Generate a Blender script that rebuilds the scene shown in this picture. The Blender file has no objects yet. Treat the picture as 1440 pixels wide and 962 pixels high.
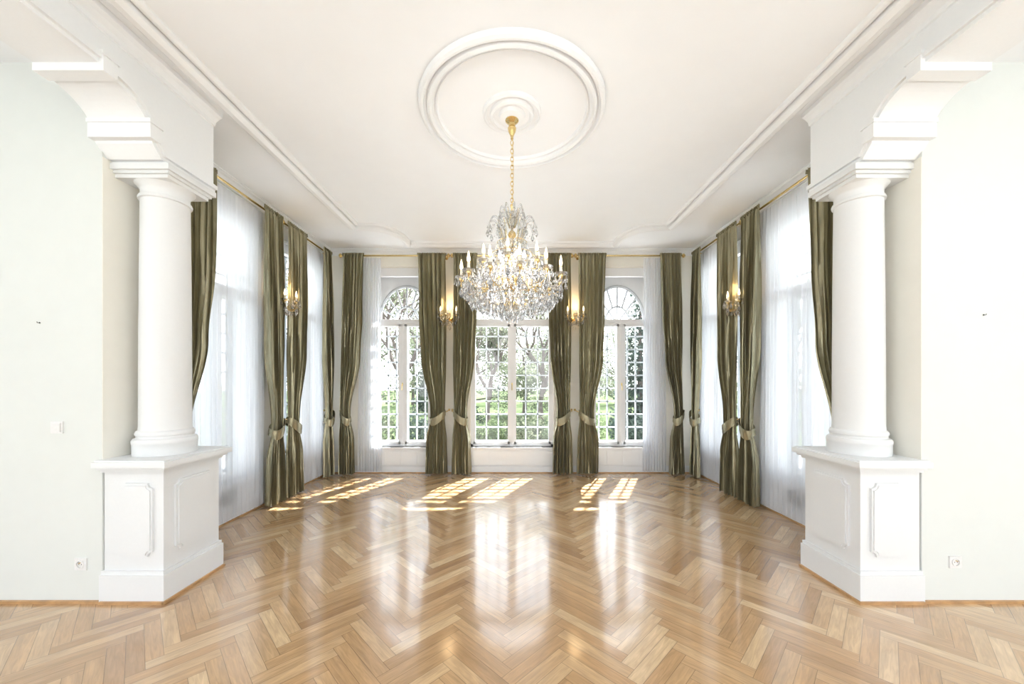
import bpy, bmesh, math, random
from mathutils import Vector, Matrix
import numpy as np
random.seed(7)
pi=math.pi
scene=bpy.context.scene
# ------------------------------------------------------------ constants
CEIL=3.67; BY=6.2; SX=3.05; WY=2.55; CX,CYY=0.0,3.03
# ------------------------------------------------------------ materials
def newmat(name):
    m=bpy.data.materials.new(name); m.use_nodes=True
    nt=m.node_tree; nt.nodes.clear()
    out=nt.nodes.new('ShaderNodeOutputMaterial')
    return m,nt,out
def N(nt,t,**kw):
    n=nt.nodes.new(t)
    for k,v in kw.items():
        if k.startswith('i_'): n.inputs[k[2:].replace('_',' ')].default_value=v
        else: setattr(n,k,v)
    return n
def pbr(name,col,rough=.5,metal=0,bump=0,bscale=60,spec=.5,coat=0,var=0.03,emis=None,es=0):
    m,nt,out=newmat(name)
    b=N(nt,'ShaderNodeBsdfPrincipled')
    b.inputs['Roughness'].default_value=rough; b.inputs['Metallic'].default_value=metal
    b.inputs['Specular IOR Level'].default_value=spec; b.inputs['Coat Weight'].default_value=coat
    tc=N(nt,'ShaderNodeTexCoord'); no=N(nt,'ShaderNodeTexNoise'); no.inputs['Scale'].default_value=bscale
    nt.links.new(tc.outputs['Object'],no.inputs['Vector'])
    r=N(nt,'ShaderNodeValToRGB')
    r.color_ramp.elements[0].position=.3; r.color_ramp.elements[1].position=.7
    r.color_ramp.elements[0].color=(*[c*(1-var) for c in col],1); r.color_ramp.elements[1].color=(*[min(1,c*(1+var)) for c in col],1)
    nt.links.new(no.outputs['Fac'],r.inputs['Fac']); nt.links.new(r.outputs['Color'],b.inputs['Base Color'])
    if bump:
        bp=N(nt,'ShaderNodeBump'); bp.inputs['Strength'].default_value=bump; bp.inputs['Distance'].default_value=.002
        nt.links.new(no.outputs['Fac'],bp.inputs['Height']); nt.links.new(bp.outputs['Normal'],b.inputs['Normal'])
    if emis:
        b.inputs['Emission Color'].default_value=(*emis,1); b.inputs['Emission Strength'].default_value=es
    nt.links.new(b.outputs['BSDF'],out.inputs['Surface'])
    return m
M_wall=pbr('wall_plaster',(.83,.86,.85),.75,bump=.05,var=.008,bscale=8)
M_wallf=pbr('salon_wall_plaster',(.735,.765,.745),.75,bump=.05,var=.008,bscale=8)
M_cream=pbr('cream_plaster',(.87,.85,.78),.75,bump=.05,var=.01,bscale=8)
M_ceil=pbr('ceiling_plaster',(.895,.925,.955),.8,var=.006,bscale=5)
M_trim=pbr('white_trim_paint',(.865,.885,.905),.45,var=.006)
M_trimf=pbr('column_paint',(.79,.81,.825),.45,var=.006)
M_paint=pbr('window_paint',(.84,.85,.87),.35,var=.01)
M_paint_shade=pbr('window_paint_shaded',(.55,.57,.60),.4,var=.02)  # window paint darkened for the outer frames, their shade put into the colour
M_brass=pbr('polished_brass',(.74,.56,.26),.22,1,var=.08)
M_cand=pbr('candle_sleeve',(.88,.84,.74),.4)
M_bulb=pbr('bulb_glow',(1,.9,.7),.3,emis=(1,.78,.48),es=3)
M_dark=pbr('dark_socket',(.05,.05,.05),.5)
M_plastic=pbr('white_plastic',(.80,.80,.80),.3)
M_woodtrim=pbr('oak_strip',(.50,.29,.13),.35,var=.2,bscale=12)
M_bounce=pbr('bounce_stone',(.49,.49,.49),.8,var=.12,bscale=3)  # pale grey for the added bounce paving
def crystal():
    m,nt,out=newmat('cut_crystal')
    tr=N(nt,'ShaderNodeBsdfTransparent'); tr.inputs['Color'].default_value=(.88,.90,.93,1)
    gl=N(nt,'ShaderNodeBsdfGlossy'); gl.inputs['Roughness'].default_value=.03
    gs=N(nt,'ShaderNodeBsdfGlass'); gs.inputs['Roughness'].default_value=.0; gs.inputs['IOR'].default_value=1.55
    lw=N(nt,'ShaderNodeLayerWeight'); lw.inputs['Blend'].default_value=.45
    mx=N(nt,'ShaderNodeMixShader'); mx2=N(nt,'ShaderNodeMixShader'); mx2.inputs[0].default_value=.55
    nt.links.new(lw.outputs['Facing'],mx.inputs[0]); nt.links.new(tr.outputs[0],mx.inputs[1]); nt.links.new(gl.outputs[0],mx.inputs[2])
    nt.links.new(mx.outputs[0],mx2.inputs[1]); nt.links.new(gs.outputs[0],mx2.inputs[2])
    nt.links.new(mx2.outputs[0],out.inputs['Surface']); return m
M_cry=crystal()
def glass():
    m,nt,out=newmat('window_glass')
    tr=N(nt,'ShaderNodeBsdfTransparent'); tr.inputs['Color'].default_value=(.97,.99,.99,1)
    gl=N(nt,'ShaderNodeBsdfGlossy'); gl.inputs['Roughness'].default_value=.02
    mx=N(nt,'ShaderNodeMixShader'); mx.inputs[0].default_value=.05
    nt.links.new(tr.outputs[0],mx.inputs[1]); nt.links.new(gl.outputs[0],mx.inputs[2]); nt.links.new(mx.outputs[0],out.inputs['Surface']); return m
M_glass=glass()
def sheer():
    m,nt,out=newmat('sheer_voile')
    d=N(nt,'ShaderNodeBsdfDiffuse'); d.inputs['Color'].default_value=(.89,.905,.94,1)
    t=N(nt,'ShaderNodeBsdfTranslucent'); t.inputs['Color'].default_value=(.86,.885,.93,1)
    tr=N(nt,'ShaderNodeBsdfTransparent')
    a=N(nt,'ShaderNodeMixShader'); a.inputs[0].default_value=.52
    b=N(nt,'ShaderNodeMixShader'); b.inputs[0].default_value=.76
    nt.links.new(d.outputs[0],a.inputs[1]); nt.links.new(t.outputs[0],a.inputs[2])
    nt.links.new(tr.outputs[0],b.inputs[1]); nt.links.new(a.outputs[0],b.inputs[2]); nt.links.new(b.outputs[0],out.inputs['Surface']); return m
M_sheer=sheer()
def silk():
    m,nt,out=newmat('olive_silk')
    b=N(nt,'ShaderNodeBsdfPrincipled'); b.inputs['Roughness'].default_value=.27; b.inputs['Metallic'].default_value=.65
    b.inputs['Sheen Weight'].default_value=.15
    tc=N(nt,'ShaderNodeTexCoord'); mp=N(nt,'ShaderNodeMapping'); mp.inputs['Scale'].default_value=(60,60,4)
    no=N(nt,'ShaderNodeTexNoise'); no.inputs['Scale'].default_value=1; no.inputs['Detail'].default_value=4
    r=N(nt,'ShaderNodeValToRGB'); r.color_ramp.elements[0].position=.3; r.color_ramp.elements[1].position=.72
    r.color_ramp.elements[0].color=(.275,.252,.160,1); r.color_ramp.elements[1].color=(.47,.435,.295,1)
    nt.links.new(tc.outputs['Object'],mp.inputs['Vector']); nt.links.new(mp.outputs[0],no.inputs['Vector'])
    nt.links.new(no.outputs['Fac'],r.inputs['Fac']); nt.links.new(r.outputs['Color'],b.inputs['Base Color'])
    n2=N(nt,'ShaderNodeTexNoise'); n2.inputs['Scale'].default_value=9; n2.inputs['Detail'].default_value=3
    nt.links.new(tc.outputs['Object'],n2.inputs['Vector'])
    bp=N(nt,'ShaderNodeBump'); bp.inputs['Strength'].default_value=.5; bp.inputs['Distance'].default_value=.014
    nt.links.new(n2.outputs['Fac'],bp.inputs['Height']); nt.links.new(bp.outputs[0],b.inputs['Normal'])
    t=N(nt,'ShaderNodeBsdfTranslucent'); t.inputs['Color'].default_value=(.30,.26,.14,1)
    mx=N(nt,'ShaderNodeMixShader'); mx.inputs[0].default_value=.07
    nt.links.new(b.outputs[0],mx.inputs[1]); nt.links.new(t.outputs[0],mx.inputs[2]); nt.links.new(mx.outputs[0],out.inputs['Surface']); return m
M_silk=silk()
def parquet():
    m,nt,out=newmat('oak_herringbone')
    L=nt.links.new
    b=N(nt,'ShaderNodeBsdfPrincipled'); b.inputs['Roughness'].default_value=.25; b.inputs['Coat Weight'].default_value=1.0; b.inputs['Coat Roughness'].default_value=.10; b.inputs['Coat IOR'].default_value=1.6
    uv=N(nt,'ShaderNodeUVMap'); uv.uv_map='UVMap'
    at=N(nt,'ShaderNodeAttribute'); at.attribute_name='tone'
    sep=N(nt,'ShaderNodeSeparateXYZ'); L(uv.outputs[0],sep.inputs[0])
    mu=N(nt,'ShaderNodeMath',operation='MULTIPLY'); mu.inputs[1].default_value=37.0; L(at.outputs['Fac'],mu.inputs[0])
    def comb(su,sv):
        a=N(nt,'ShaderNodeMath',operation='MULTIPLY'); a.inputs[1].default_value=su; L(sep.outputs[0],a.inputs[0])
        c=N(nt,'ShaderNodeMath',operation='MULTIPLY'); c.inputs[1].default_value=sv; L(sep.outputs[1],c.inputs[0])
        k=N(nt,'ShaderNodeCombineXYZ'); L(a.outputs[0],k.inputs[0]); L(c.outputs[0],k.inputs[1]); L(mu.outputs[0],k.inputs[2]); return k
    n1=N(nt,'ShaderNodeTexNoise'); n1.inputs['Scale'].default_value=1; n1.inputs['Detail'].default_value=5; n1.inputs['Distortion'].default_value=1.2
    L(comb(6,60).outputs[0],n1.inputs['Vector'])
    n2=N(nt,'ShaderNodeTexNoise'); n2.inputs['Scale'].default_value=1; n2.inputs['Detail'].default_value=2
    L(comb(2.5,14).outputs[0],n2.inputs['Vector'])
    base=N(nt,'ShaderNodeValToRGB'); cr=base.color_ramp
    cr.elements[0].position=0; cr.elements[0].color=(.41,.235,.108,1)
    cr.elements[1].position=1; cr.elements[1].color=(.71,.505,.295,1)
    e=cr.elements.new(.5); e.color=(.565,.352,.175,1)
    L(at.outputs['Fac'],base.inputs['Fac'])
    g=N(nt,'ShaderNodeMapRange'); g.inputs[1].default_value=.3; g.inputs[2].default_value=.7; g.inputs[3].default_value=.78; g.inputs[4].default_value=1.08
    L(n1.outputs['Fac'],g.inputs[0])
    g2=N(nt,'ShaderNodeMapRange'); g2.inputs[1].default_value=.3; g2.inputs[2].default_value=.7; g2.inputs[3].default_value=.86; g2.inputs[4].default_value=1.06
    L(n2.outputs['Fac'],g2.inputs[0])
    mm=N(nt,'ShaderNodeMath',operation='MULTIPLY'); L(g.outputs[0],mm.inputs[0]); L(g2.outputs[0],mm.inputs[1])
    def seam(sock,size,w):
        a=N(nt,'ShaderNodeMath',operation='SUBTRACT'); a.inputs[0].default_value=size; L(sock,a.inputs[1])
        mn=N(nt,'ShaderNodeMath',operation='MINIMUM'); L(sock,mn.inputs[0]); L(a.outputs[0],mn.inputs[1])
        r=N(nt,'ShaderNodeMapRange'); r.inputs[1].default_value=0; r.inputs[2].default_value=w; r.inputs[3].default_value=.35; r.inputs[4].default_value=1
        L(mn.outputs[0],r.inputs[0]); return r
    s1=seam(sep.outputs[0],PL,.0022); s2=seam(sep.outputs[1],PW,.0022)
    sm=N(nt,'ShaderNodeMath',operation='MULTIPLY'); L(s1.outputs[0],sm.inputs[0]); L(s2.outputs[0],sm.inputs[1])
    m3=N(nt,'ShaderNodeMath',operation='MULTIPLY'); L(mm.outputs[0],m3.inputs[0]); L(sm.outputs[0],m3.inputs[1])
    vm=N(nt,'ShaderNodeVectorMath',operation='SCALE'); L(base.outputs['Color'],vm.inputs[0]); L(m3.outputs[0],vm.inputs['Scale'])
    L(vm.outputs[0],b.inputs['Base Color'])
    bp=N(nt,'ShaderNodeBump'); bp.inputs['Strength'].default_value=.15; bp.inputs['Distance'].default_value=.001
    L(sm.outputs[0],bp.inputs['Height']); L(bp.outputs[0],b.inputs['Normal'])
    L(b.outputs[0],out.inputs['Surface']); return m
PW=.075; NR=6; PL=PW*NR
M_parq=parquet()
def leafmat(name,c1,c2):
    m,nt,out=newmat(name)
    d=N(nt,'ShaderNodeBsdfDiffuse'); t=N(nt,'ShaderNodeBsdfTranslucent')
    tc=N(nt,'ShaderNodeTexCoord'); no=N(nt,'ShaderNodeTexNoise'); no.inputs['Scale'].default_value=1.3; no.inputs['Detail'].default_value=6
    r=N(nt,'ShaderNodeValToRGB'); r.color_ramp.elements[0].position=.35; r.color_ramp.elements[1].position=.65
    r.color_ramp.elements[0].color=(*c1,1); r.color_ramp.elements[1].color=(*c2,1)
    nt.links.new(tc.outputs['Object'],no.inputs['Vector']); nt.links.new(no.outputs['Fac'],r.inputs['Fac'])
    nt.links.new(r.outputs[0],d.inputs[0]); nt.links.new(r.outputs[0],t.inputs[0])
    mx=N(nt,'ShaderNodeMixShader'); mx.inputs[0].default_value=.45
    nt.links.new(d.outputs[0],mx.inputs[1]); nt.links.new(t.outputs[0],mx.inputs[2]); nt.links.new(mx.outputs[0],out.inputs['Surface']); return m
M_leaf=leafmat('leaf_green',(.09,.115,.075),(.24,.255,.18))
M_leafd=leafmat('leaf_dark',(.05,.07,.06),(.12,.145,.12))
M_grass=leafmat('grass',(.11,.155,.075),(.21,.25,.14))
M_bark=pbr('bark',(.11,.09,.08),.9,var=.3,bscale=9)
# ------------------------------------------------------------ mesh builder
class MB:
    def __init__(s,T=None):
        s.v=[];s.f=[];s.m=[];s.s=[];s.T=T
    def add(s,verts,faces,mi=0,sm=False):
        o=len(s.v)
        for p in verts:
            s.v.append(tuple(s.T(p)) if s.T else tuple(p))
        for f in faces: s.f.append([i+o for i in f]); s.m.append(mi); s.s.append(sm)
    def box(s,x0,x1,y0,y1,z0,z1,mi=0):
        v=[(x,y,z) for z in(z0,z1) for y in(y0,y1) for x in(x0,x1)]
        s.add(v,[(0,1,3,2),(4,6,7,5),(0,4,5,1),(2,3,7,6),(0,2,6,4),(1,5,7,3)],mi)
    def lathe(s,prof,c=(0,0,0),seg=32,mi=0,sm=True,axis='z',sx=1,sy=1,cap=True):
        vs=[];fs=[];n=len(prof)
        for i in range(seg):
            a=2*pi*i/seg
            for r,z in prof:
                if axis=='z': vs.append((c[0]+r*sx*math.cos(a),c[1]+r*sy*math.sin(a),c[2]+z))
                elif axis=='y': vs.append((c[0]+r*math.cos(a),c[1]+z,c[2]+r*math.sin(a)))
        for i in range(seg):
            j=(i+1)%seg
            for k in range(n-1): fs.append((i*n+k,j*n+k,j*n+k+1,i*n+k+1))
        if cap and prof[0][0]>1e-5: fs.append([i*n for i in range(seg)])
        if cap and prof[-1][0]>1e-5: fs.append([i*n+n-1 for i in range(seg)][::-1])
        s.add(vs,fs,mi,sm)
    def tube(s,pts,r,sides=8,mi=0,closed=False,sm=True):
        pts=[Vector(p) for p in pts]; n=len(pts)
        rs=r if isinstance(r,(list,tuple)) else [r]*n
        vs=[];fs=[]; up=None
        for i,p in enumerate(pts):
            if closed: t=pts[(i+1)%n]-pts[(i-1)%n]
            else: t=pts[min(i+1,n-1)]-pts[max(i-1,0)]
            t.normalize()
            if up is None:
                up=Vector((0,0,1)) if abs(t.z)<.9 else Vector((1,0,0))
            b=t.cross(up)
            if b.length<1e-6: b=t.cross(Vector((0,1,.3)))
            b.normalize(); up=b.cross(t).normalized()
            for k in range(sides):
                a=2*pi*k/sides
                vs.append(p+b*math.cos(a)*rs[i]+up*math.sin(a)*rs[i])
        for i in range(n if closed else n-1):
            j=(i+1)%n
            for k in range(sides):
                l=(k+1)%sides
                fs.append((i*sides+k,i*sides+l,j*sides+l,j*sides+k))
        if not closed:
            fs.append(list(range(sides))[::-1]); fs.append([(n-1)*sides+k for k in range(sides)])
        s.add(vs,fs,mi,sm)
    def prism(s,poly,fn,d0,d1,mi=0):
        n=len(poly)
        vs=[fn(a,b,d0) for a,b in poly]+[fn(a,b,d1) for a,b in poly]
        fs=[list(range(n)),list(range(n,2*n))[::-1]]+[(i,(i+1)%n,n+(i+1)%n,n+i) for i in range(n)]
        s.add(vs,fs,mi)
    def drop(s,x,y,z,L,r,mi=0,n=6):
        vs=[(x,y,z)]
        a0=random.random()*pi
        for k in range(n):
            a=a0+2*pi*k/n; vs.append((x+r*.55*math.cos(a),y+r*.55*math.sin(a),z-L*.3))
        for k in range(n):
            a=a0+2*pi*(k)/n; vs.append((x+r*math.cos(a),y+r*math.sin(a),z-L*.65))
        vs.append((x,y,z-L)); fs=[]
        for k in range(n):
            l=(k+1)%n
            fs+= [(0,1+l,1+k),(1+k,1+l,1+n+l,1+n+k),(1+n+k,1+n+l,1+2*n)]
        s.add(vs,fs,mi)
    def bead(s,x,y,z,r,mi=0):
        s.add([(x,y,z+r),(x+r,y,z),(x,y+r,z),(x-r,y,z),(x,y-r,z),(x,y,z-r)],
              [(0,1,2),(0,2,3),(0,3,4),(0,4,1),(5,2,1),(5,3,2),(5,4,3),(5,1,4)],mi)
    def build(s,name,mats,parent=None,angle=35,recalc=True):
        V=np.array(s.v,dtype=float); c=(V.min(0)+V.max(0))/2
        if parent: c=np.array(parent.location)
        me=bpy.data.meshes.new(name); me.from_pydata((V-c).tolist(),[],s.f)
        for m in mats: me.materials.append(m)
        me.polygons.foreach_set('material_index',s.m); me.polygons.foreach_set('use_smooth',s.s)
        if recalc:
            bm=bmesh.new(); bm.from_mesh(me); bmesh.ops.recalc_face_normals(bm,faces=bm.faces); bm.to_mesh(me); bm.free()
        me.update()
        if any(s.s): me.set_sharp_from_angle(angle=math.radians(angle))
        ob=bpy.data.objects.new(name,me); scene.collection.objects.link(ob)
        if parent: ob.parent=parent
        else: ob.location=c
        return ob
def empty(name,loc):
    e=bpy.data.objects.new(name,None); e.location=loc; e.empty_display_size=.2; scene.collection.objects.link(e); return e
FB=lambda p:(p[0],BY-p[1],p[2])
FL=lambda p:(-SX+p[1],p[0],p[2])
FR=lambda p:(SX-p[1],p[0],p[2])
# ------------------------------------------------------------ floor
def floor():
    vs=[];fs=[];uv=[];tone=[]
    c=math.cos(pi/4)
    def rot(u,v): return ((u-v)*c, (u+v)*c)
    random.seed(3)
    for k in range(-40,41):
        for i in range(-120,170):
            ox=i+NR*k; oy=i-NR*k
            for H in (0,1):
                if H==0: rect=(ox,oy,ox+NR,oy+1)
                else: rect=(ox,oy+1,ox+1,oy+1+NR)
                cx,cy=rot((rect[0]+rect[2])/2*PW,(rect[1]+rect[3])/2*PW); cy+=1.0
                if cy<-3.6 or cy>BY+.05 or abs(cx)>5.3: continue
                if cy>2.9 and abs(cx)>SX+.03: continue
                q=[(rect[0],rect[1]),(rect[2],rect[1]),(rect[2],rect[3]),(rect[0],rect[3])]
                b=len(vs)
                for a,d in q:
                    x,y=rot(a*PW,d*PW); vs.append((x,y+1.0,0))
                fs.append((b,b+1,b+2,b+3))
                if H==0: uv+=[(0,0),(PL,0),(PL,PW),(0,PW)]
                else: uv+=[(0,0),(0,PW),(PL,PW),(PL,0)]
                tone.append(min(1,max(0,random.gauss(.52,.26))))
    me=bpy.data.meshes.new('floor'); me.from_pydata(vs,[],fs)
    l=me.uv_layers.new(name='UVMap'); l.data.foreach_set('uv',[x for p in uv for x in p])
    a=me.attributes.new('tone','FLOAT','FACE'); a.data.foreach_set('value',tone)
    me.materials.append(M_parq)
    ob=bpy.data.objects.new('floor',me); scene.collection.objects.link(ob)
floor()
mb=MB(); mb.box(-5.4,5.4,-3.7,3.05,-.3,-.004); mb.box(-3.4,3.4,3.05,BY+.35,-.3,-.004); mb.build('floor_slab',[M_woodtrim])
# ------------------------------------------------------------ shell
mb=MB(); mb.box(-5.5,5.5,-3.8,BY+.4,CEIL,CEIL+.15); mb.build('ceiling',[M_ceil])
def wall(name,T,s0,s1,ops,thick=.35,z1=CEIL,mat=M_wall):
    mb=MB(T); cur=s0
    for (a,b,z0,zz) in sorted(ops):
        mb.box(cur,a,-thick,0,0,z1); mb.box(a,b,-thick,0,0,z0); mb.box(a,b,-thick,0,zz,z1); cur=b
    mb.box(cur,s1,-thick,0,0,z1)
    return mb.build(name,[mat])
WZ0,WZ1=.42,3.40
backw=[(-2.32,-1.32),(-.69,.69),(1.32,2.32)]
sidew=[(3.42,4.46),(5.0,6.0)]
wall('wall_back',FB,-SX-.35,SX+.35,[(a,b,WZ0,WZ1) for a,b in backw],mat=M_cream)
wall('wall_left',FL,3.05,BY,[(a,b,WZ0,WZ1) for a,b in sidew])
wall('wall_right',FR,3.05,BY,[(a,b,WZ0,WZ1) for a,b in sidew])
for sg,nm in((-1,'left'),(1,'right')):
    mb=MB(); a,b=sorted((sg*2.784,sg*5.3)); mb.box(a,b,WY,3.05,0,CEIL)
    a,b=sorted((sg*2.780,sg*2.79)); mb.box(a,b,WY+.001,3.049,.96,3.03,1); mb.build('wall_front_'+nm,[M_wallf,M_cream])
    T=(lambda p,sg=sg:(sg*(5.3-p[1]),p[0],p[2]))
    wall('wall_salon_'+nm,T,-3.6,WY,[(-3.0,-1.6,.1,3.1),(-.8,.4,.1,3.1)],.2)
wall('wall_rear',lambda p:(p[0],-3.6+p[1],p[2]),-5.3,5.3,[(-4.3,-3.3,.4,3.0),(-1.7,-.6,.4,3.0),(.6,1.7,.4,3.0),(3.3,4.3,.4,3.0)],.2)
# ------------------------------------------------------------ windows
def window(name,T,s0,s1,arched=True):
    mb=MB(T); z0,z1=WZ0,WZ1; sc=(s0+s1)/2; tz=2.46
    da,db=-.14,-.06
    fw=.045
    mb.box(s0,s0+fw,da,db,z0,z1); mb.box(s1-fw,s1,da,db,z0,z1)
    mb.box(s0,s1,da,db,z0,z0+fw); mb.box(s0,s1,da,db,z1-.06,z1)
    mb.box(s0,s1,da,db+.03,tz,tz+.075)
    mb.box(s0,s1,da+.02,db+.045,tz+.055,tz+.075)
    mb.box(sc-.035,sc+.035,da,db+.015,z0,tz)
    mb.box(sc-.012,sc+.012,da,db+.03,z0+.04,tz)
    for a,b in((s0+fw,sc-.035),(sc+.035,s1-fw)):
        w=.035
        mb.box(a,a+w,da+.01,db+.008,z0+fw,tz); mb.box(b-w,b,da+.01,db+.008,z0+fw,tz)
        mb.box(a,b,da+.01,db+.008,z0+fw,z0+fw+w); mb.box(a,b,da+.01,db+.008,tz-w,tz)
        mb.add([(a+w,-.10,z0+fw+w),(b-w,-.10,z0+fw+w),(b-w,-.10,tz-w),(a+w,-.10,tz-w)],[(0,1,2,3)],1)
    mb.tube([(sc,db+.03,1.45),(sc,db+.055,1.45),(sc,db+.055,1.36)],.007,8,2)
    mb.lathe([(0,-.025),(.010,-.02),(.010,.02),(0,.025)],(sc,db+.03,1.46),12,2)
    mb.box(s0+fw,s0+fw+.035,da+.01,db,tz+.075,z1-.06); mb.box(s1-fw-.035,s1-fw,da+.01,db,tz+.075,z1-.06)
    mb.box(s0+fw,s1-fw,da+.01,db,z1-.14,z1-.06)
    do=-.30; zb=tz+.05; A=(s1-s0)/2-.03; Bv=.64; hw=(s1-s0)/2
    top=z1-zb
    O=3
    if arched:
        ca=math.atan2(top,hw)
        ang=sorted([pi*i/36 for i in range(37)]+[ca,pi-ca])
        vs=[];n=len(ang)
        for t in ang:
            ct,st=math.cos(t),math.sin(t)
            k=min(hw/abs(ct) if abs(ct)>1e-6 else 9, top/st if st>1e-6 else 9)
            vs+=[(sc+A*ct,do,zb+Bv*st),(sc+k*ct,do,zb+k*st),(sc+A*ct,do-.05,zb+Bv*st)]
        fs=[]
        for i in range(n-1):
            fs+=[(3*i,3*i+3,3*i+4,3*i+1),(3*i,3*i+2,3*i+5,3*i+3)]
        mb.add(vs,fs,0)
        mb.tube([(sc+A*math.cos(pi*i/24),do,zb+Bv*math.sin(pi*i/24)) for i in range(25)],.028,6,O)
        mb.tube([(sc+.45*A*math.cos(pi*i/24),do,zb+.45*Bv*math.sin(pi*i/24)) for i in range(25)],.018,6,O)
        for i in range(1,8):
            t=pi*i/8; k=.45
            mb.tube([(sc+k*A*math.cos(t),do,zb+k*Bv*math.sin(t)),(sc+A*math.cos(t),do,zb+Bv*math.sin(t))],.016,6,O)
        for t in(pi/4,pi/2,3*pi/4): mb.tube([(sc,do,zb),(sc+.45*A*math.cos(t),do,zb+.45*Bv*math.sin(t))],.013,6,O)
    else:
        mb.box(s0,s1,do-.03,do+.03,z1-.08,z1,O); mb.box(sc-.03,sc+.03,do-.03,do+.03,zb,z1,O)
        for i in range(1,4): 
            z=zb+(z1-zb)*i/4; mb.box(s0,s1,do-.015,do+.015,z-.010,z+.010,O)
    mb.box(s0,s1,do-.03,do+.03,zb-.05,zb+.01,O)
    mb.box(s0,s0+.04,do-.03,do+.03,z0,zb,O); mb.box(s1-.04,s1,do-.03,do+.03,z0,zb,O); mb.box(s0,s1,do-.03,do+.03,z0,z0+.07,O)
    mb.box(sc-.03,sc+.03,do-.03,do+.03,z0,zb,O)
    nc=3
    for a,b in((s0+.04,sc-.03),(sc+.03,s1-.04)):
        for i in range(1,nc):
            x=a+(b-a)*i/nc; mb.box(x-.011,x+.011,do-.015,do+.015,z0,zb,O)
    nrw=9
    for i in range(1,nrw):
        z=z0+.07+(zb-z0-.07)*i/nrw; mb.box(s0,s1,do-.015,do+.015,z-.011,z+.011,O)
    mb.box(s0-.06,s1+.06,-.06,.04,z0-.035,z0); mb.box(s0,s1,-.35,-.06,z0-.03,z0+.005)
    return mb.build(name,[M_paint,M_glass,M_brass,M_paint_shade])
k=1
for a,b in backw: window('window_%d'%k,FB,a,b); k+=1
for T in(FL,FR):
    for a,b in sidew: window('window_%d'%k,T,a,b,False); k+=1
def trims():
    n=1
    for T,rng,ws in((FB,(-SX+.02,SX-.02),backw),(FL,(3.1,BY-.02),sidew),(FR,(3.1,BY-.02),sidew)):
        mb=MB(T)
        mb.box(rng[0],rng[1],0,.022,0,.10); mb.box(rng[0],rng[1],0,.014,.10,.115); mb.box(rng[0],rng[1],.022,.036,0,.014,1)
        mb.build('baseboard_'+('back','left','right')[n-1],[M_trim,M_woodtrim]); n+=1
    n=1
    for T,ws in((FB,backw),(FL,sidew),(FR,sidew)):
        for a,b in ws:
            mb=MB(T); a2,b2=a-.04,b+.04
            mb.box(a2,b2,0,.02,.12,WZ0-.036)
            m=4
            for i in range(m):
                x0=a2+(b2-a2)*i/m+.012; x1=a2+(b2-a2)*(i+1)/m-.012
                mb.box(x0,x1,.02,.030,.135,WZ0-.055)
            if T is not FB:
                c=(a+b)/2
                for i in range(-5,6): mb.box(c+i*.03-.004,c+i*.03+.004,.03,.04,.17+abs(i)*.008,.36-abs(i)*.008,1)
                mb.tube([(c+.19*math.cos(2*pi*i/32),.034,.265+.115*math.sin(2*pi*i/32)) for i in range(32)],.007,6,0,True)
            mb.build('trim_%d'%n,[M_trim,M_dark]); n+=1
    return n
tn=trims()
for T,r,nm in((FB,(-SX,SX),0),(FL,(3.05,BY),0),(FR,(3.05,BY),0)):
    mb=MB(T)
    prof=[(0,CEIL-.09),(.015,CEIL-.09),(.02,CEIL-.075),(.03,CEIL-.07),(.04,CEIL-.05),(.06,CEIL-.03),(.085,CEIL-.022),(.09,CEIL-.012),(.10,CEIL-.01),(.10,CEIL),(0,CEIL)]
    mb.prism(prof,lambda a,b,d:(d,a,b),r[0],r[1]); mb.build('trim_%d'%tn,[M_trim]); tn+=1
def outline(off):
    X=2.22-off; Yb=5.90-off; Yf=-1.6+off
    xs=1.62-off*.4; ys=5.22-off
    def corner(sx):
        pts=[(sx*X,ys),(sx*(X-.22),ys+.03)]
        for i in range(1,9):
            t=i/8*pi/2
            pts.append((sx*(X-.22-(X-.22-xs)*math.sin(t)),ys+.03+(Yb-.06-ys-.03)*(1-math.cos(t))))
        pts+= [(sx*xs,Yb-.0),(sx*(xs-.05),Yb)]
        return pts
    l=corner(-1); r=corner(1)[::-1]
    return [(-X,Yf)]+l+r+[(X,Yf)]
for off,rad in((0,.062),(.088,.030)):
    mb=MB(); mb.tube([(x,y,CEIL) for x,y in outline(off)],rad,10,0,True); mb.build('trim_%d'%tn,[M_trim]); tn+=1
mb=MB()
mb.lathe([(.735,.0),(.73,-.036),(.715,-.05),(.70,-.05),(.69,-.024),(.675,-.018),(.668,-.044),(.65,-.054),(.632,-.044),(.625,-.018),(.612,-.012),(.605,-.026),(.595,-.026),(.588,0)],(CX,CYY,CEIL),96,0,cap=False)
mb.lathe([(.235,.0),(.232,-.024),(.218,-.034),(.205,-.016),(.18,-.012),(.172,-.036),(.155,-.044),(.14,-.026),(.11,-.022),(.10,-.05),(.07,-.06),(.0,-.06)],(CX,CYY,CEIL),64,0,cap=False)
mb.build('ceiling_medallion',[M_trim],angle=25)
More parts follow.
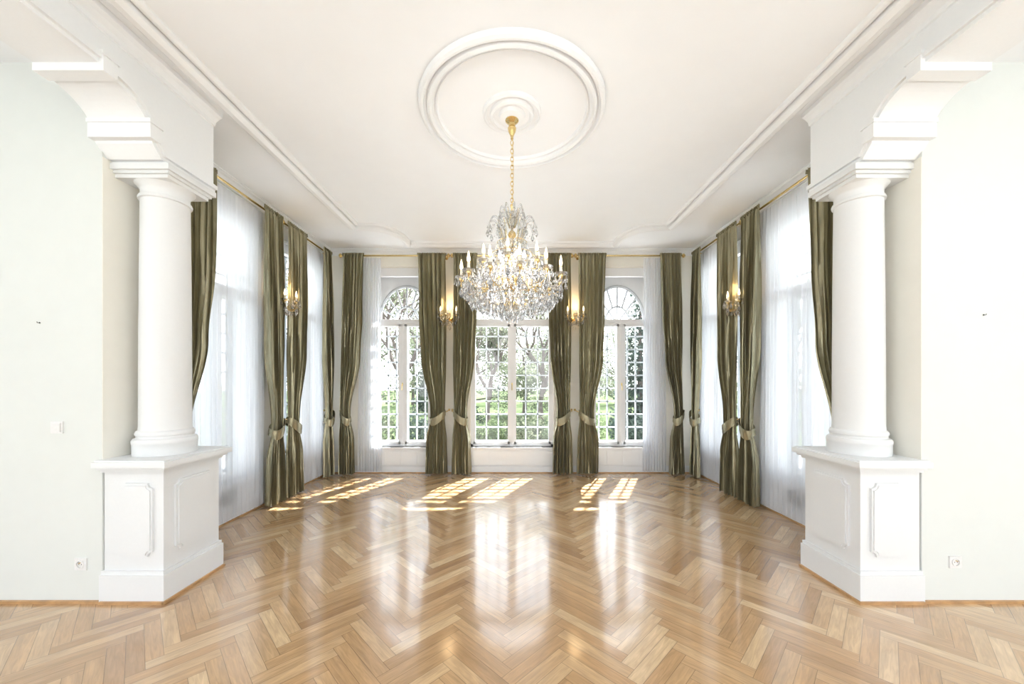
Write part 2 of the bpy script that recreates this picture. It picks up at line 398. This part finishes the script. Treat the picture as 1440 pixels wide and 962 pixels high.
# ------------------------------------------------------------ columns, pedestals, beams
def colstuff(sg):
    S=lambda p:(sg*p[0],p[1],p[2])
    mb=MB(S)
    mb.box(2.352,2.79,2.535,3.06,0,.19); mb.box(2.362,2.785,2.545,3.055,.19,.215)
    mb.box(2.375,2.779,2.56,3.04,.215,.885)
    mb.box(2.355,2.785,2.54,3.06,.885,.905); mb.box(2.335,2.79,2.52,3.08,.905,.925)
    mb.box(2.31,2.80,2.495,3.10,.925,.962); mb.box(2.325,2.795,2.51,3.09,.962,.972)
    mb.box(2.345,2.78,2.520,2.535,0,.018,1); mb.box(2.338,2.352,2.52,3.06,0,.018,1)
    def panel(a0,a1,z0,z1,fn,r=.035):
        poly=[]
        for (cx,cz,qs) in((a0,z0,0),(a1,z0,1),(a1,z1,2),(a0,z1,3)):
            for i in range(7):
                t=i/6*pi/2
                if qs==0: poly.append((cx+r*math.sin(t),cz+r*math.cos(t)))
                if qs==1: poly.append((cx-r*math.cos(t),cz+r*math.sin(t)))
                if qs==2: poly.append((cx-r*math.sin(t),cz-r*math.cos(t)))
                if qs==3: poly.append((cx+r*math.cos(t),cz-r*math.sin(t)))
        mb.prism(poly,fn,0,.014)
        q=[( (a0+a1)/2+(a-(a0+a1)/2)*.90,(z0+z1)/2+(z-(z0+z1)/2)*.945) for a,z in poly]
        mb.prism(q,fn,.014,.022)
    panel(2.44,2.665,.31,.81,lambda a,z,d:(a,2.56-d,z))
    panel(2.64,2.97,.31,.81,lambda a,z,d:(2.375-d,a,z))
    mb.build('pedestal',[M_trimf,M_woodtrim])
    mb=MB(S); c=(2.580,2.80,0)
    mb.lathe([(.183,.973),(.183,1.05),(.186,1.055),(.187,1.075),(.180,1.09),(.163,1.096),(.161,1.11),(.167,1.115),(.169,1.13),(.163,1.143),(.153,1.15),
              (.150,1.18),(.149,1.6),(.146,2.2),(.141,2.80),(.141,2.815),(.152,2.82),(.154,2.832),(.150,2.843),(.140,2.848),(.140,2.885),(.146,2.90),(.163,2.92),(.172,2.93)],c,64)
    mb.box(2.410,2.780,2.63,2.98,2.93,2.955); mb.box(2.395,2.782,2.615,2.995,2.955,2.975); mb.box(2.375,2.785,2.595,3.015,2.975,3.015); mb.box(2.40,2.78,2.61,3.0,3.015,3.03)
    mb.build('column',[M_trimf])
    mb=MB(S)
    XI=2.425
    bot=[(-3.6,3.365),(2.20,3.365)]
    y0,z0,y1,z1=2.24,3.335,2.50,3.15
    for i in range(0,15):
        t=i/14*pi/2; bot.append((y0+(y1-y0)*math.sin(t),z1+(z0-z1)*math.cos(t)))
    bot+=[(2.52,3.10),(2.585,3.03),(3.05,3.03)]
    mb.prism([(a,b) for a,b in bot]+[(3.05,CEIL),(-3.6,CEIL)],lambda a,b,d:(d,a,b),XI,2.779,0)
    mb.box(XI-.042,2.80,2.19,2.27,3.318,3.43); mb.box(XI-.042,2.80,2.475,2.555,3.115,3.235)
    mb.box(XI-.05,2.80,2.18,2.28,3.41,3.433); mb.box(XI-.05,2.80,2.465,2.565,3.21,3.235)
    def offs(h):
        out=[]
        n=len(bot)
        for i,(a,b) in enumerate(bot):
            ns=[]
            for j in (i-1,i):
                if 0<=j<n-1:
                    t=Vector((bot[j+1][0]-bot[j][0],bot[j+1][1]-bot[j][1]))
                    if t.length>1e-6: t.normalize(); ns.append(Vector((-t.y,t.x)))
            m=sum(ns,Vector((0,0)))
            m.normalize(); k=min(1.3,1/max(.5,m.dot(ns[0])))
            out.append((a+m.x*h*k,b+m.y*h*k))
        return out
    def band(h0,h1,prot):
        A,B=offs(h0),offs(h1)
        for (xa,xb) in((XI-prot,XI+.002),(2.777,2.779+prot)):
            vs=[]
            for p,q in zip(A,B):
                vs+=[(xa,p[0],p[1]),(xb,p[0],p[1]),(xb,q[0],q[1]),(xa,q[0],q[1])]
            n=len(A); fs=[(0,1,2,3),(4*n-4,4*n-3,4*n-2,4*n-1)]
            for i in range(n-1):
                for k in range(4): fs.append((4*i+k,4*i+(k+1)%4,4*i+4+(k+1)%4,4*i+4+k))
            mb.add(vs,fs)
    band(0,.025,.014); band(.025,.055,.034); band(.055,.072,.012)
    prof=[(XI+.001,CEIL-.10),(XI-.015,CEIL-.095),(XI-.02,CEIL-.07),(XI-.045,CEIL-.045),(XI-.07,CEIL-.03),(XI-.075,CEIL),(XI+.001,CEIL)]
    mb.prism(prof,lambda a,b,d:(a,d,b),-3.6,3.05,0)
    mb.build('trim_beam_'+('left' if sg<0 else 'right'),[M_trim],recalc=True)
    mb=MB(S); mb.box(2.79,5.3,WY-.018,WY,0,.018); mb.build('baseboard_front_'+('left' if sg<0 else 'right'),[M_woodtrim])
for sg in(-1,1): colstuff(sg)
# ------------------------------------------------------------ curtains
def sstep(t): return t*t*(3-2*t)
def drape(mb,base,keys,nf,seed,mi=0,nv=60,ppf=10,amp=1.0):
    rnd=random.Random(seed)
    ph=rnd.random()*6; am=[rnd.uniform(.6,1.15) for _ in range(nf+2)]
    wob=[rnd.uniform(-.25,.25) for _ in range(nf+2)]
    nu=nf*ppf; vs=[]
    zt,zb=keys[0][0],keys[-1][0]
    for j in range(nv+1):
        z=zt+(zb-zt)*j/nv
        for k in range(len(keys)-1):
            if keys[k+1][0]<=z+1e-9: break
        t=(keys[k][0]-z)/(keys[k][0]-keys[k+1][0]); t=sstep(min(1,max(0,t)))
        a=keys[k][1]+(keys[k+1][1]-keys[k][1])*t; b=keys[k][2]+(keys[k+1][2]-keys[k][2])*t; A=keys[k][3]+(keys[k+1][3]-keys[k][3])*t
        for i in range(nu+1):
            u=i/nu; fi=u*nf; q=int(fi); fr=fi-q
            w=wob[q]*(1-fr)+wob[q+1]*fr; aa=am[q]*(1-fr)+am[q+1]*fr
            P=2*pi*fi+w*2.2*math.sin(z*1.7+ph+q*.7)
            dd=A*aa*(math.sin(P)+.22*math.sin(2.3*P+z*2+ph))
            ds=.25*A*math.sin(2*P+.5)
            hem=.02*math.sin(P*.5+seed)*(j/nv)**6
            vs.append((a+(b-a)*u+ds,base+dd,z+abs(hem)))
    fs=[(j*(nu+1)+i,j*(nu+1)+i+1,(j+1)*(nu+1)+i+1,(j+1)*(nu+1)+i) for j in range(nv) for i in range(nu)]
    mb.add(vs,fs,mi,True)
def tieback(mb,base,s0,s1,z,hook):
    sc=(s0+s1)/2; w=(s1-s0)/2+.012
    n=32; vs=[]
    rows=5
    for i in range(n):
        t=2*pi*i/n; c=math.cos(t)*hook; d=math.sin(t)
        for r in range(rows+1):
            q=r/rows-.5
            front=max(0,d)
            zz=z+.06*math.cos(t)-.06*front*(1-.3*math.cos(t))+q*(.085+.045*front)
            bul=1+.02*math.cos(q*pi)+.02*math.sin(r*2.5+i)
            vs.append((sc+w*c*bul,base+.075*d*bul+.012*q,zz))
    R=rows+1
    fs=[(i*R+r,((i+1)%n)*R+r,((i+1)%n)*R+r+1,i*R+r+1) for i in range(n) for r in range(rows)]
    mb.add(vs,fs,0,True)
    mb.tube([(sc+hook*w*.9,base,z+.06),(sc+hook*(w+.03),base-.05,z+.08),(sc+hook*(w+.035),.01,z+.09)],.008,8,1)
    mb.lathe([(0,-.02),(.018,-.012),(.018,.012),(0,.02)],(sc+hook*(w+.035),.03,z+.09),12,1)
CB=.17
ZT=3.57
def curtain(T,top,tie,bot,hook,seed,tz=.95):
    mb=MB(T)
    mid=(tie[0]*.45+top[0]*.55,tie[1]*.45+top[1]*.55)
    keys=[(ZT,top[0],top[1],.012),(ZT-.10,top[0]+.01,top[1]-.01,.028),(2.6,top[0]+(tie[0]-top[0])*.12,top[1]+(tie[1]-top[1])*.12,.05),(1.9,mid[0]+(top[0]-mid[0])*.3,mid[1]+(top[1]-mid[1])*.3,.055),(tz+.08,tie[0],tie[1],.034),(tz-.04,tie[0],tie[1],.030),(.55,bot[0],bot[1],.05),(.012,bot[0]-.01,bot[1]+.01,.056)]
    drape(mb,CB,keys,6,seed,nv=70)
    drape(mb,CB+.004,[(ZT,top[0]-.003,top[1]+.003,.014),(ZT-.05,top[0]-.003,top[1]+.003,.020)],12,seed+50,nv=3)
    tieback(mb,CB,tie[0],tie[1],tz,hook)
    return mb.build('curtain',[M_silk,M_brass],recalc=False,angle=80)
sd=1
for sgn in(-1,1):
    def mir(a,b): return (a,b) if sgn>0 else (-b,-a)
    for top,tie,bot,hook in(((1.06,1.52),(1.08,1.31),(1.05,1.38),-1),((.56,.95),(.72,.93),(.66,.96),1),((2.38,2.72),(2.60,2.75),(2.54,2.76),1)):
        curtain(FB,mir(*top),mir(*tie),mir(*bot),hook*sgn,sd); sd+=1
    mb=MB(FB); a,b=mir(2.14,2.50); drape(mb,CB-.09,[(ZT-.05,a,b,.008),(2,a,b,.016),(.03,a-.02,b+.02,.020)],9,sd+100,nv=24); mb.build('sheer_curtain',[M_sheer],recalc=False,angle=80)
for T in(FL,FR):
    for top,tie,bot,hook in(((3.22,3.66),(3.14,3.36),(3.14,3.40),-1),((4.36,4.72),(4.50,4.70),(4.42,4.72),1),((4.82,5.28),(4.84,5.08),(4.80,5.14),-1),((5.74,6.0),(5.84,6.0),(5.80,6.01),1)):
        curtain(T,top,tie,bot,hook,sd); sd+=1
    for a,b in((3.36,4.50),(5.0,5.92)):
        mb=MB(T); drape(mb,CB-.10,[(ZT-.05,a,b,.006),(ZT-.12,a,b,.010),(2,a,b,.015),(.03,a-.02,b+.02,.018)],17,sd+100,nv=24,ppf=8); mb.build('sheer_curtain',[M_sheer],recalc=False,angle=80); sd+=1
def rod(T,a,b):
    mb=MB(T); z=ZT-.025; d=CB-.055
    mb.tube([(a,d,z),(b,d,z)],.013,10,0)
    for x in(a,b):
        vs=[(0,-.035),(.012,-.032),(.024,-.018),(.030,0),(.024,.018),(.012,.032),(0,.035)]
        mb.lathe(vs,(x,d,z),14,0)
    for x in(a+.05,b-.05): 
        mb.tube([(x,0,z-.01),(x,d,z-.01)],.008,8,0); mb.lathe([(.025,-.0),(.025,.01),(0,.014)],(x,0,z-.01),14,0,axis='y')
    mb.build('curtain_rod',[M_brass])
rod(FB,-2.78,-1.03); rod(FB,-.97,.97); rod(FB,1.03,2.78)
for T in(FL,FR): rod(T,3.12,4.74); rod(T,4.80,6.0)
# ------------------------------------------------------------ chandelier
def bez(pts,n=14):
    out=[]
    P=[Vector(p) for p in pts]
    P=[P[0]*2-P[1]]+P+[P[-1]*2-P[-2]]
    for i in range(1,len(P)-2):
        for k in range(n):
            t=k/n
            a,b,c,d=P[i-1],P[i],P[i+1],P[i+2]
            out.append(.5*((2*b)+(c-a)*t+(2*a-5*b+4*c-d)*t*t+(3*b-a-3*c+d)*t**3))
    out.append(P[-2]); return out
def candle(mb,x,y,z,h=.10,sc=1.0,drops=6):
    mb.lathe([(.004,-.03),(.012*sc,-.02),(.02*sc,-.005),(.022*sc,.012),(.014*sc,.02)],(x,y,z),12,0)
    mb.lathe([(.012,.0),(.035*sc,.002),(.05*sc,.014),(.052*sc,.018),(.034*sc,.008),(.012,.006)],(x,y,z+.005),14,3,cap=False)
    mb.lathe([(.0115*sc,.012),(.0115*sc,h*.62)],(x,y,z),12,1)
    mb.lathe([(.012*sc,h*.60),(.013*sc,h*.66),(.006,h*.68)],(x,y,z),10,0)
    mb.lathe([(.006*sc,h*.66),(.0125*sc,h*.80),(.013*sc,h*.92),(.009*sc,h*1.12),(.004*sc,h*1.32),(0,h*1.42)],(x,y,z),12,2)
    for k in range(drops):
        a=2*pi*k/drops+.3; mb.bead(x+.048*sc*math.cos(a),y+.048*sc*math.sin(a),z+.008,.006,3)
        mb.drop(x+.048*sc*math.cos(a),y+.048*sc*math.sin(a),z,.060*sc,.013*sc,3)
def chandelier():
    random.seed(11)
    e=empty('chandelier',(CX,CYY,2.4))
    W=lambda p:(p[0]+CX,p[1]+CYY,p[2])
    mb=MB(W)
    mb.lathe([(.052,CEIL-.055),(.054,CEIL-.065),(.045,CEIL-.075),(.028,CEIL-.09),(.026,CEIL-.11),(.034,CEIL-.125),(.030,CEIL-.15),(.016,CEIL-.18),(.010,CEIL-.20),(.012,CEIL-.21),(0,CEIL-.22)],(0,0,0),24,0)
    z=CEIL-.225; i=0
    while z>2.93:
        pts=[]
        for k in range(16):
            a=2*pi*k/16; u=.011*math.cos(a); w=.021*math.sin(a)
            pts.append((u,0,z-.018+w) if i%2==0 else (0,u,z-.018+w))
        mb.tube(pts,.0032,6,0,True); z-=.033; i+=1
    mb.tube([(.006,.0,CEIL-.2),(.012,.004,3.2),(.005,.0,2.95)],.0025,6,0)
    mb.build('chain',[M_brass],e)
    mb=MB(W)
    mb.lathe([(0,2.935),(.012,2.93),(.015,2.915),(.008,2.90),(.008,2.86),(.018,2.85),(.022,2.83),(.010,2.81),(.010,2.72),(.03,2.70),(.034,2.68),(.014,2.655),(.011,2.55),(.028,2.53),(.036,2.50),(.02,2.47),(.012,2.45),(.012,2.36),(.03,2.345),(.05,2.33),(.055,2.30),(.05,2.27),(.025,2.25),(.014,2.22),(.014,2.16),(.03,2.14),(.034,2.115),(.015,2.09),(0,2.085)],(0,0,0),24,0)
    for zz,r in((2.77,.030),(2.60,.045),(2.41,.055),(2.19,.05)):
        mb.lathe([(.013,zz-r),(r*.75,zz-r*.7),(r,zz),(r*.8,zz+r*.65),(.013,zz+r)],(0,0,0),10,1,sm=False)
    mb.build('stem',[M_brass,M_cry],e)
    arms=MB(W); can=MB(W); cr=MB(W)
    for lev,(n,rr,z0,zt) in enumerate(((12,.17,2.62,2.80),(8,.085,2.78,2.91))):
        for k in range(n):
            a=2*pi*k/n+lev*.2; c,s=math.cos(a),math.sin(a)
            path=bez([(c*.02,s*.02,z0-.03),(c*rr*.45,s*rr*.45,z0+.02),(c*rr*.72,s*rr*.72,zt-.02),(c*rr*.98,s*rr*.98,zt),(c*rr*1.16,s*rr*1.16,zt-.045)],7)
            cr.tube(path,[.010-.004*i/len(path) for i in range(len(path))],6,0)
            arms.tube([p+Vector((0,0,-.010)) for p in path[:16]],.0025,6,0)
            cr.bead(c*rr*1.16,s*rr*1.16,zt-.055,.009); cr.drop(c*rr*1.16,s*rr*1.16,zt-.065,.07,.016)
            cr.bead(c*rr*.7,s*rr*.7,zt-.06,.008); cr.drop(c*rr*.7,s*rr*.7,zt-.068,.055,.013)
            for q in range(3):
                t=(q+1)/4; cr.bead(math.cos(a+t*2*pi/n)*rr*1.1,math.sin(a+t*2*pi/n)*rr*1.1,zt-.06-.03*math.sin(t*pi),.006)
    def tier(n,R,zc,zroot,off,ph,h):
        for k in range(n):
            a=2*pi*k/n+ph; c,s=math.cos(a),math.sin(a)
            path=bez([(c*.03,s*.03,zroot),(c*R*.28,s*R*.28,zroot+.035),(c*R*.55,s*R*.55,zc-off),(c*R*.82,s*R*.82,zc-off*1.0),(c*R*.99,s*R*.99,zc-.06),(c*R,s*R,zc-.02)],7)
            arms.tube(path,.0045,8,0)
            arms.tube(bez([(c*R*.55,s*R*.55,zc-off),(c*R*.62,s*R*.62,zc-off+.045),(c*R*.5,s*R*.5,zc-off+.06),(c*R*.47,s*R*.47,zc-off+.035)],5),.003,6,0)
            candle(can,c*R,s*R,zc,h)
            for t in(.12,.2,.3,.4,.5,.6,.7,.8,.9):
                p=path[int(t*(len(path)-1))]
                cr.bead(p.x,p.y,p.z-.012,.008); cr.drop(p.x,p.y,p.z-.02,random.uniform(.06,.085),.017)
            cr.bead(c*R,s*R,zc-.035,.009); cr.drop(c*R,s*R,zc-.045,.105,.022)
            a2=a+2*pi/n; nb=11
            for q in range(1,nb):
                t=q/nb
                x1,y1=math.cos(a)*R,math.sin(a)*R; x2,y2=math.cos(a2)*R,math.sin(a2)*R
                x=x1+(x2-x1)*t; y=y1+(y2-y1)*t
                cr.bead(x,y,zc-.01-.06*math.sin(t*pi),.008)
                if q in(2,4,6,8): cr.drop(x,y,zc-.018-.06*math.sin(t*pi),.065,.015)
            for q in range(1,12):
                t=q/12; rr=R*(1-t); zz=(zc+.01)*(1-t)+(zc+.22)*t-.07*math.sin(t*pi)
                cr.bead(c*rr,s*rr,zz,.007)
    tier(12,.405,2.31,2.30,.09,.13,.115)
    tier(6,.24,2.43,2.40,.05,.39,.11)
    for (n,R,zz,L,r) in((26,.33,2.20,.10,.021),(22,.27,2.18,.11,.022),(18,.21,2.16,.12,.022),(14,.145,2.14,.11,.021),(10,.09,2.11,.10,.019),(6,.045,2.08,.09,.017)):
        arms.tube([(R*math.cos(2*pi*k/32),R*math.sin(2*pi*k/32),zz) for k in range(32)],.0022,5,0,True)
        for k in range(n):
            a=2*pi*k/n+R*9; x,y=R*math.cos(a),R*math.sin(a)
            cr.bead(x,y,zz-.008,.009); cr.drop(x,y,zz-.016,L*random.uniform(.85,1.1),r)
    cr.drop(0,0,2.085,.10,.03,0,8)
    for k in range(6):
        a=2*pi*k/6; arms.tube([(.03*math.cos(a),.03*math.sin(a),2.15),(.33*math.cos(a),.33*math.sin(a),2.20)],.0022,5,0)
    for k in range(16):
        a=2*pi*k/16; cr.drop(.12*math.cos(a),.12*math.sin(a),2.62,.10,.02); cr.drop(.17*math.cos(a+.2),.17*math.sin(a+.2),2.52,.09,.019); cr.drop(.29*math.cos(a+.1),.29*math.sin(a+.1),2.36,.095,.02)
    arms.tube([(.12*math.cos(2*pi*k/32),.12*math.sin(2*pi*k/32),2.62) for k in range(32)],.0025,5,0,True)
    arms.tube([(.17*math.cos(2*pi*k/32),.17*math.sin(2*pi*k/32),2.52) for k in range(32)],.0025,5,0,True)
    arms.build('arms',[M_brass],e); can.build('candles',[M_brass,M_cand,M_bulb,M_cry],e); cr.build('crystals',[M_cry],e,recalc=True)
    l=bpy.data.lights.new('candle_light','POINT'); l.energy=20; l.color=(1,.97,.93); l.shadow_soft_size=.35
    o=bpy.data.objects.new('candle_light',l); scene.collection.objects.link(o); o.parent=e; o.location=(0,0,.0)
chandelier()
# ------------------------------------------------------------ sconces
def sconce(T,s,z):
    e=empty('wall_sconce',T((s,.1,z)))
    mb=MB(T)
    mb.lathe([(.05,0),(.05,.008),(.035,.016),(.015,.03),(0,.032)],(s,0,z),20,0,axis='y')
    mb.lathe([(0,-.07),(.014,-.05),(.018,-.03),(.008,-.01),(.008,.05),(.016,.07),(.006,.1),(0,.12)],(s,.10,z),14,0)
    mb.tube([(s,.02,z),(s,.10,z)],.009,8,0)
    for ds,dd in((-.125,.24),(.125,.24),(0,.31)):
        p=bez([(s,.10,z-.01),(s+ds*.4,.10+(dd-.10)*.5,z-.055),(s+ds*.85,dd,z-.045),(s+ds,dd,z+.01)],7)
        mb.tube(p,.005,8,0)
        candle(mb,s+ds,dd,z+.03,.11,.95,6)
        for t in(.3,.5,.7,.9):
            q=p[int(t*(len(p)-1))]; mb.drop(q.x,q.y,q.z-.008,.07,.016,3)
        mb.drop(s+ds,dd,z-.0,.11,.022,3)
    mb.drop(s,.10,z-.08,.11,.024,3)
    for k in range(6): mb.drop(s+.07*math.cos(k*pi/5),.12+.09*math.sin(k*pi/5),z-.03,.10,.019,3)
    for k in(-1,1):
        mb.tube(bez([(s,.10,z+.08),(s+k*.04,.11,z+.16),(s+k*.085,.12,z+.14),(s+k*.09,.12,z+.10)],5),.005,6,3); mb.drop(s+k*.09,.12,z+.10,.05,.012,3)
    mb.build('arms_and_crystals',[M_brass,M_cand,M_bulb,M_cry],e)
    l=bpy.data.lights.new('sconce_light','POINT'); l.energy=3; l.color=(1,.68,.35); l.shadow_soft_size=.12
    o=bpy.data.objects.new('sconce_light',l); scene.collection.objects.link(o); o.parent=e
    o.location=Vector(T((s,.16,z+.24)))-Vector(e.location)
for T,s,z in((FB,-1.01,2.52),(FB,1.01,2.52),(FL,4.77,2.47),(FR,4.77,2.47)): sconce(T,s,z)
# ------------------------------------------------------------ switch, outlets, hooks
def P2(x,y,D): return ((x-720)/528*D,1.5-(y-537)/528*D)
FW=lambda p:(p[0],WY-p[1],p[2])
x,z=P2(82,601,WY); mb=MB(FW); mb.box(x-.04,x+.04,0,.011,z-.04,z+.04); mb.box(x-.03,x+.03,.011,.018,z-.03,z+.03); mb.build('light_switch',[M_plastic])
for px,py in((115,793),(1342,790)):
    x,z=P2(px,py,WY); mb=MB(FW); mb.box(x-.04,x+.04,0,.009,z-.04,z+.04)
    mb.lathe([(.027,.009),(.027,.014),(.021,.0145),(.0205,.009),(0,.009)],(x,0,z),24,0,axis='y')
    mb.lathe([(.019,.0095),(0,.0096)],(x,0,z),24,0,axis='y')
    for d in(-.009,.009): mb.lathe([(.003,.0097),(0,.0099)],(x+d,0,z),10,1,axis='y')
    mb.lathe([(.0035,.0097),(.003,.02),(0,.021)],(x,0,z+.011),10,2,axis='y')
    mb.build('power_outlet',[M_plastic,M_dark,M_brass])
for px,py in((56,454),(1383,443)):
    x,z=P2(px,py,WY); mb=MB(FW); mb.tube([(x,0,z),(x,.014,z-.002),(x,.016,z+.006)],.002,8,0); mb.lathe([(.005,0),(.005,.003),(0,.004)],(x,0,z),12,0,axis='y'); mb.build('wall_hook',[M_dark])
# ------------------------------------------------------------ unseen fill uplights, added behind the camera to brighten the ceiling
for x,y,en in((-4.6,-1.1,10),(4.6,-1.1,10),(-1.7,-1.3,26),(1.7,-1.3,26)):
    e=empty('fill_uplight',(x,y,0))
    mb=MB(lambda p,x=x,y=y:(p[0]+x,p[1]+y,p[2]))
    mb.lathe([(.15,0),(.15,.015),(.03,.03),(.014,.06),(.012,1.72),(.03,1.75),(.12,1.80),(.17,1.86),(.165,1.865),(.11,1.81),(0,1.78)],(0,0,0),32,0,cap=False)
    mb.build('stand_and_bowl',[M_brass],e)
    l=bpy.data.lights.new('fill_light','AREA'); l.shape='DISK'; l.size=.26; l.energy=en; l.color=(1,.98,.96)
    o=bpy.data.objects.new('fill_light',l); scene.collection.objects.link(o); o.parent=e; o.location=(0,0,1.87); o.rotation_euler=(pi,0,0)
# ------------------------------------------------------------ garden
GZ=-.6
mb=MB(); mb.box(-60,60,-40,90,GZ-.2,GZ)
mb.build('ground_lawn',[M_grass])
mb=MB(); mb.box(-14,14,-14,10.5,GZ,GZ+.04); mb.build('ground_bounce',[M_bounce])  # paving added around the house to bounce neutral light indoors
def leaves(name,centers,nleaf,size,mat,trunk=None,seed=0):
    rng=np.random.default_rng(seed)
    P=[]
    for (c,r) in centers:
        n=int(nleaf*r[0]*r[1]*r[2]/sum(q[0]*q[1]*q[2] for _,q in centers))
        d=rng.normal(size=(n,3)); d/=np.linalg.norm(d,axis=1)[:,None]; rad=rng.uniform(.2,1,n)**.5
        P.append(np.array(c)+d*rad[:,None]*np.array(r))
    P=np.concatenate(P); P=P[P[:,2]>GZ+size*1.4]; n=len(P)
    a=rng.normal(size=(n,3)); a/=np.linalg.norm(a,axis=1)[:,None]; b=np.cross(a,rng.normal(size=(n,3))); b/=np.linalg.norm(b,axis=1)[:,None]
    s=rng.uniform(.6,1.3,n)[:,None]*size
    V=np.stack([P-a*s,P+b*s*.5,P+a*s,P-b*s*.5],1).reshape(-1,3)
    m=MB(); m.v=[tuple(p) for p in V.tolist()]; m.f=[[4*i,4*i+1,4*i+2,4*i+3] for i in range(n)]; m.m=[0]*n; m.s=[False]*n
    if trunk:
        for pts,rs in trunk: m.tube(pts,rs,5,1)
    return m.build(name,[mat,M_bark],recalc=False)
def branchy(x,y,h,seed,mat=M_leaf,n=3500):
    r=random.Random(seed); tr=[]; tips=[]
    def grow(p,d,L,rad,dep):
        q=p+d*L; mid=(p+q)/2+Vector((r.uniform(-1,1),r.uniform(-1,1),r.uniform(-.5,.5)))*L*.08
        tr.append(([p,mid,q],[rad,rad*.85,rad*.68]))
        if dep<=2: tips.append(((q.x,q.y,q.z),(L*.6,L*.6,L*.45)))
        if dep==0: return
        for k in range(3):
            nd=(d+Vector((r.uniform(-1,1),r.uniform(-1,1),r.uniform(-.25,.6)))*.75).normalized()
            grow(q if k else p+d*L*.75,nd,L*r.uniform(.62,.8),rad*.62,dep-1)
    grow(Vector((x,y,GZ)),Vector((r.uniform(-.1,.1),0,1)).normalized(),h*.28,h*.02,5)
    leaves('garden_tree',tips,n,.055,mat,tr,seed)
def tree(x,y,h,w,seed,mat=M_leaf,n=6500,lo=.03):
    r=random.Random(seed); cs=[]; tr=[([(x,y,GZ),(x+.1,y,h*.3),(x-.1,y,h*.7)],[.16,.13,.05])]
    for k in range(14):
        a=r.random()*2*pi; q=r.uniform(.25,.95)*w; z=r.uniform(lo,.92)*h
        c=(x+q*math.cos(a),y+q*math.sin(a),z)
        cs.append((c,(r.uniform(.3,.55)*w,)*2+(r.uniform(.2,.4)*w,)))
        tr.append(([(x,y,z*.55),(x+q*.5*math.cos(a),y+q*.5*math.sin(a),z*.8),c],[.06,.045,.02]))
    leaves('garden_tree',cs,n,.085,mat,tr,seed)
def conifer(x,y,h,w,seed):
    cs=[]
    for k in range(12):
        t=k/12; cs.append(((x,y,GZ+.3+t*h),(w*(1-t*.9),w*(1-t*.9),h/14)))
    leaves('garden_conifer',cs,6000,.09,M_leafd,[([(x,y,GZ),(x,y,h*.9)],[.15,.03])],seed)
for t in((-2.6,21,5.0,2.3,1),(.8,24,4.6,2.4,2),(3.2,20,4.2,2.0,5),(-8.0,19,7.5,2.8,3),(-13,24,9,3.4,4),(10.5,23,9,3,6),(-5.5,30,6,3.4,8),(15,20,8,3,9),(-13,9,7,2.8,10),(13,8,7,2.8,12),(5.0,32,7,3.8,15),(0.0,36,6.5,4.2,16),(-9,34,8,4,17),(10,36,8,4,18)):
    tree(*t)
branchy(-.9,15.2,6.0,41); branchy(1.4,17.2,7.5,42); branchy(-4.6,16.5,8,43)
conifer(5.4,15.8,7,1.4,21); conifer(7.6,18.8,8,1.6,22); conifer(-5.2,25,7,1.6,23)
for i,(x,y,w) in enumerate(((-.9,11.9,.7),(.6,11.7,.8),(-2.7,12.2,.9),(2.3,12.3,.9),(-4.1,13,1.0),(3.9,12.2,.8),(-6.6,14,1.2),(.2,13.4,.9),(-2.0,14,1.0),(2.6,14.2,.9),(-8.6,15,1.6))):
    leaves('garden_shrub',[((x+dx*w*.5,y+.2*dx,GZ+.45*w+.15*abs(dx)),(w*.55,.5*w,.65*w)) for dx in(-1,0,1)],2000,.055,(M_grass,M_leaf,M_leafd)[i%3],None,60+i)
# ------------------------------------------------------------ light
w=bpy.data.worlds.new('sky'); scene.world=w; w.use_nodes=True; nt=w.node_tree; nt.nodes.clear()
o=nt.nodes.new('ShaderNodeOutputWorld'); bg=nt.nodes.new('ShaderNodeBackground')
tc=nt.nodes.new('ShaderNodeTexCoord'); sp=nt.nodes.new('ShaderNodeSeparateXYZ'); rp=nt.nodes.new('ShaderNodeValToRGB')
rp.color_ramp.elements[0].position=0; rp.color_ramp.elements[0].color=(.97,.98,1,1)
rp.color_ramp.elements[1].position=.8; rp.color_ramp.elements[1].color=(.76,.87,1,1)
nt.links.new(tc.outputs['Generated'],sp.inputs[0]); nt.links.new(sp.outputs[2],rp.inputs[0]); nt.links.new(rp.outputs[0],bg.inputs[0]); nt.links.new(bg.outputs[0],o.inputs[0])
bg.inputs[1].default_value=3.3
sun=bpy.data.lights.new('sun','SUN'); sun.energy=20; sun.angle=math.radians(.8); sun.color=(1,.99,.97)
so=bpy.data.objects.new('sun',sun); scene.collection.objects.link(so)
d=Vector((-.46,-1,-1.45)); so.rotation_euler=d.to_track_quat('-Z','Y').to_euler(); so.location=(4,12,12)
# ------------------------------------------------------------ camera
cam=bpy.data.cameras.new('camera'); co=bpy.data.objects.new('camera',cam); scene.collection.objects.link(co)
cam.sensor_width=36; cam.sensor_fit='HORIZONTAL'; cam.lens=528/1440*36; cam.shift_y=(537-481)/1440; cam.clip_start=.05; cam.clip_end=300
co.location=(0,0,1.5); co.rotation_euler=(pi/2,0,0); scene.camera=co
scene.view_settings.view_transform='Standard'
scene.view_settings.look='None'
scene.view_settings.exposure=0.66
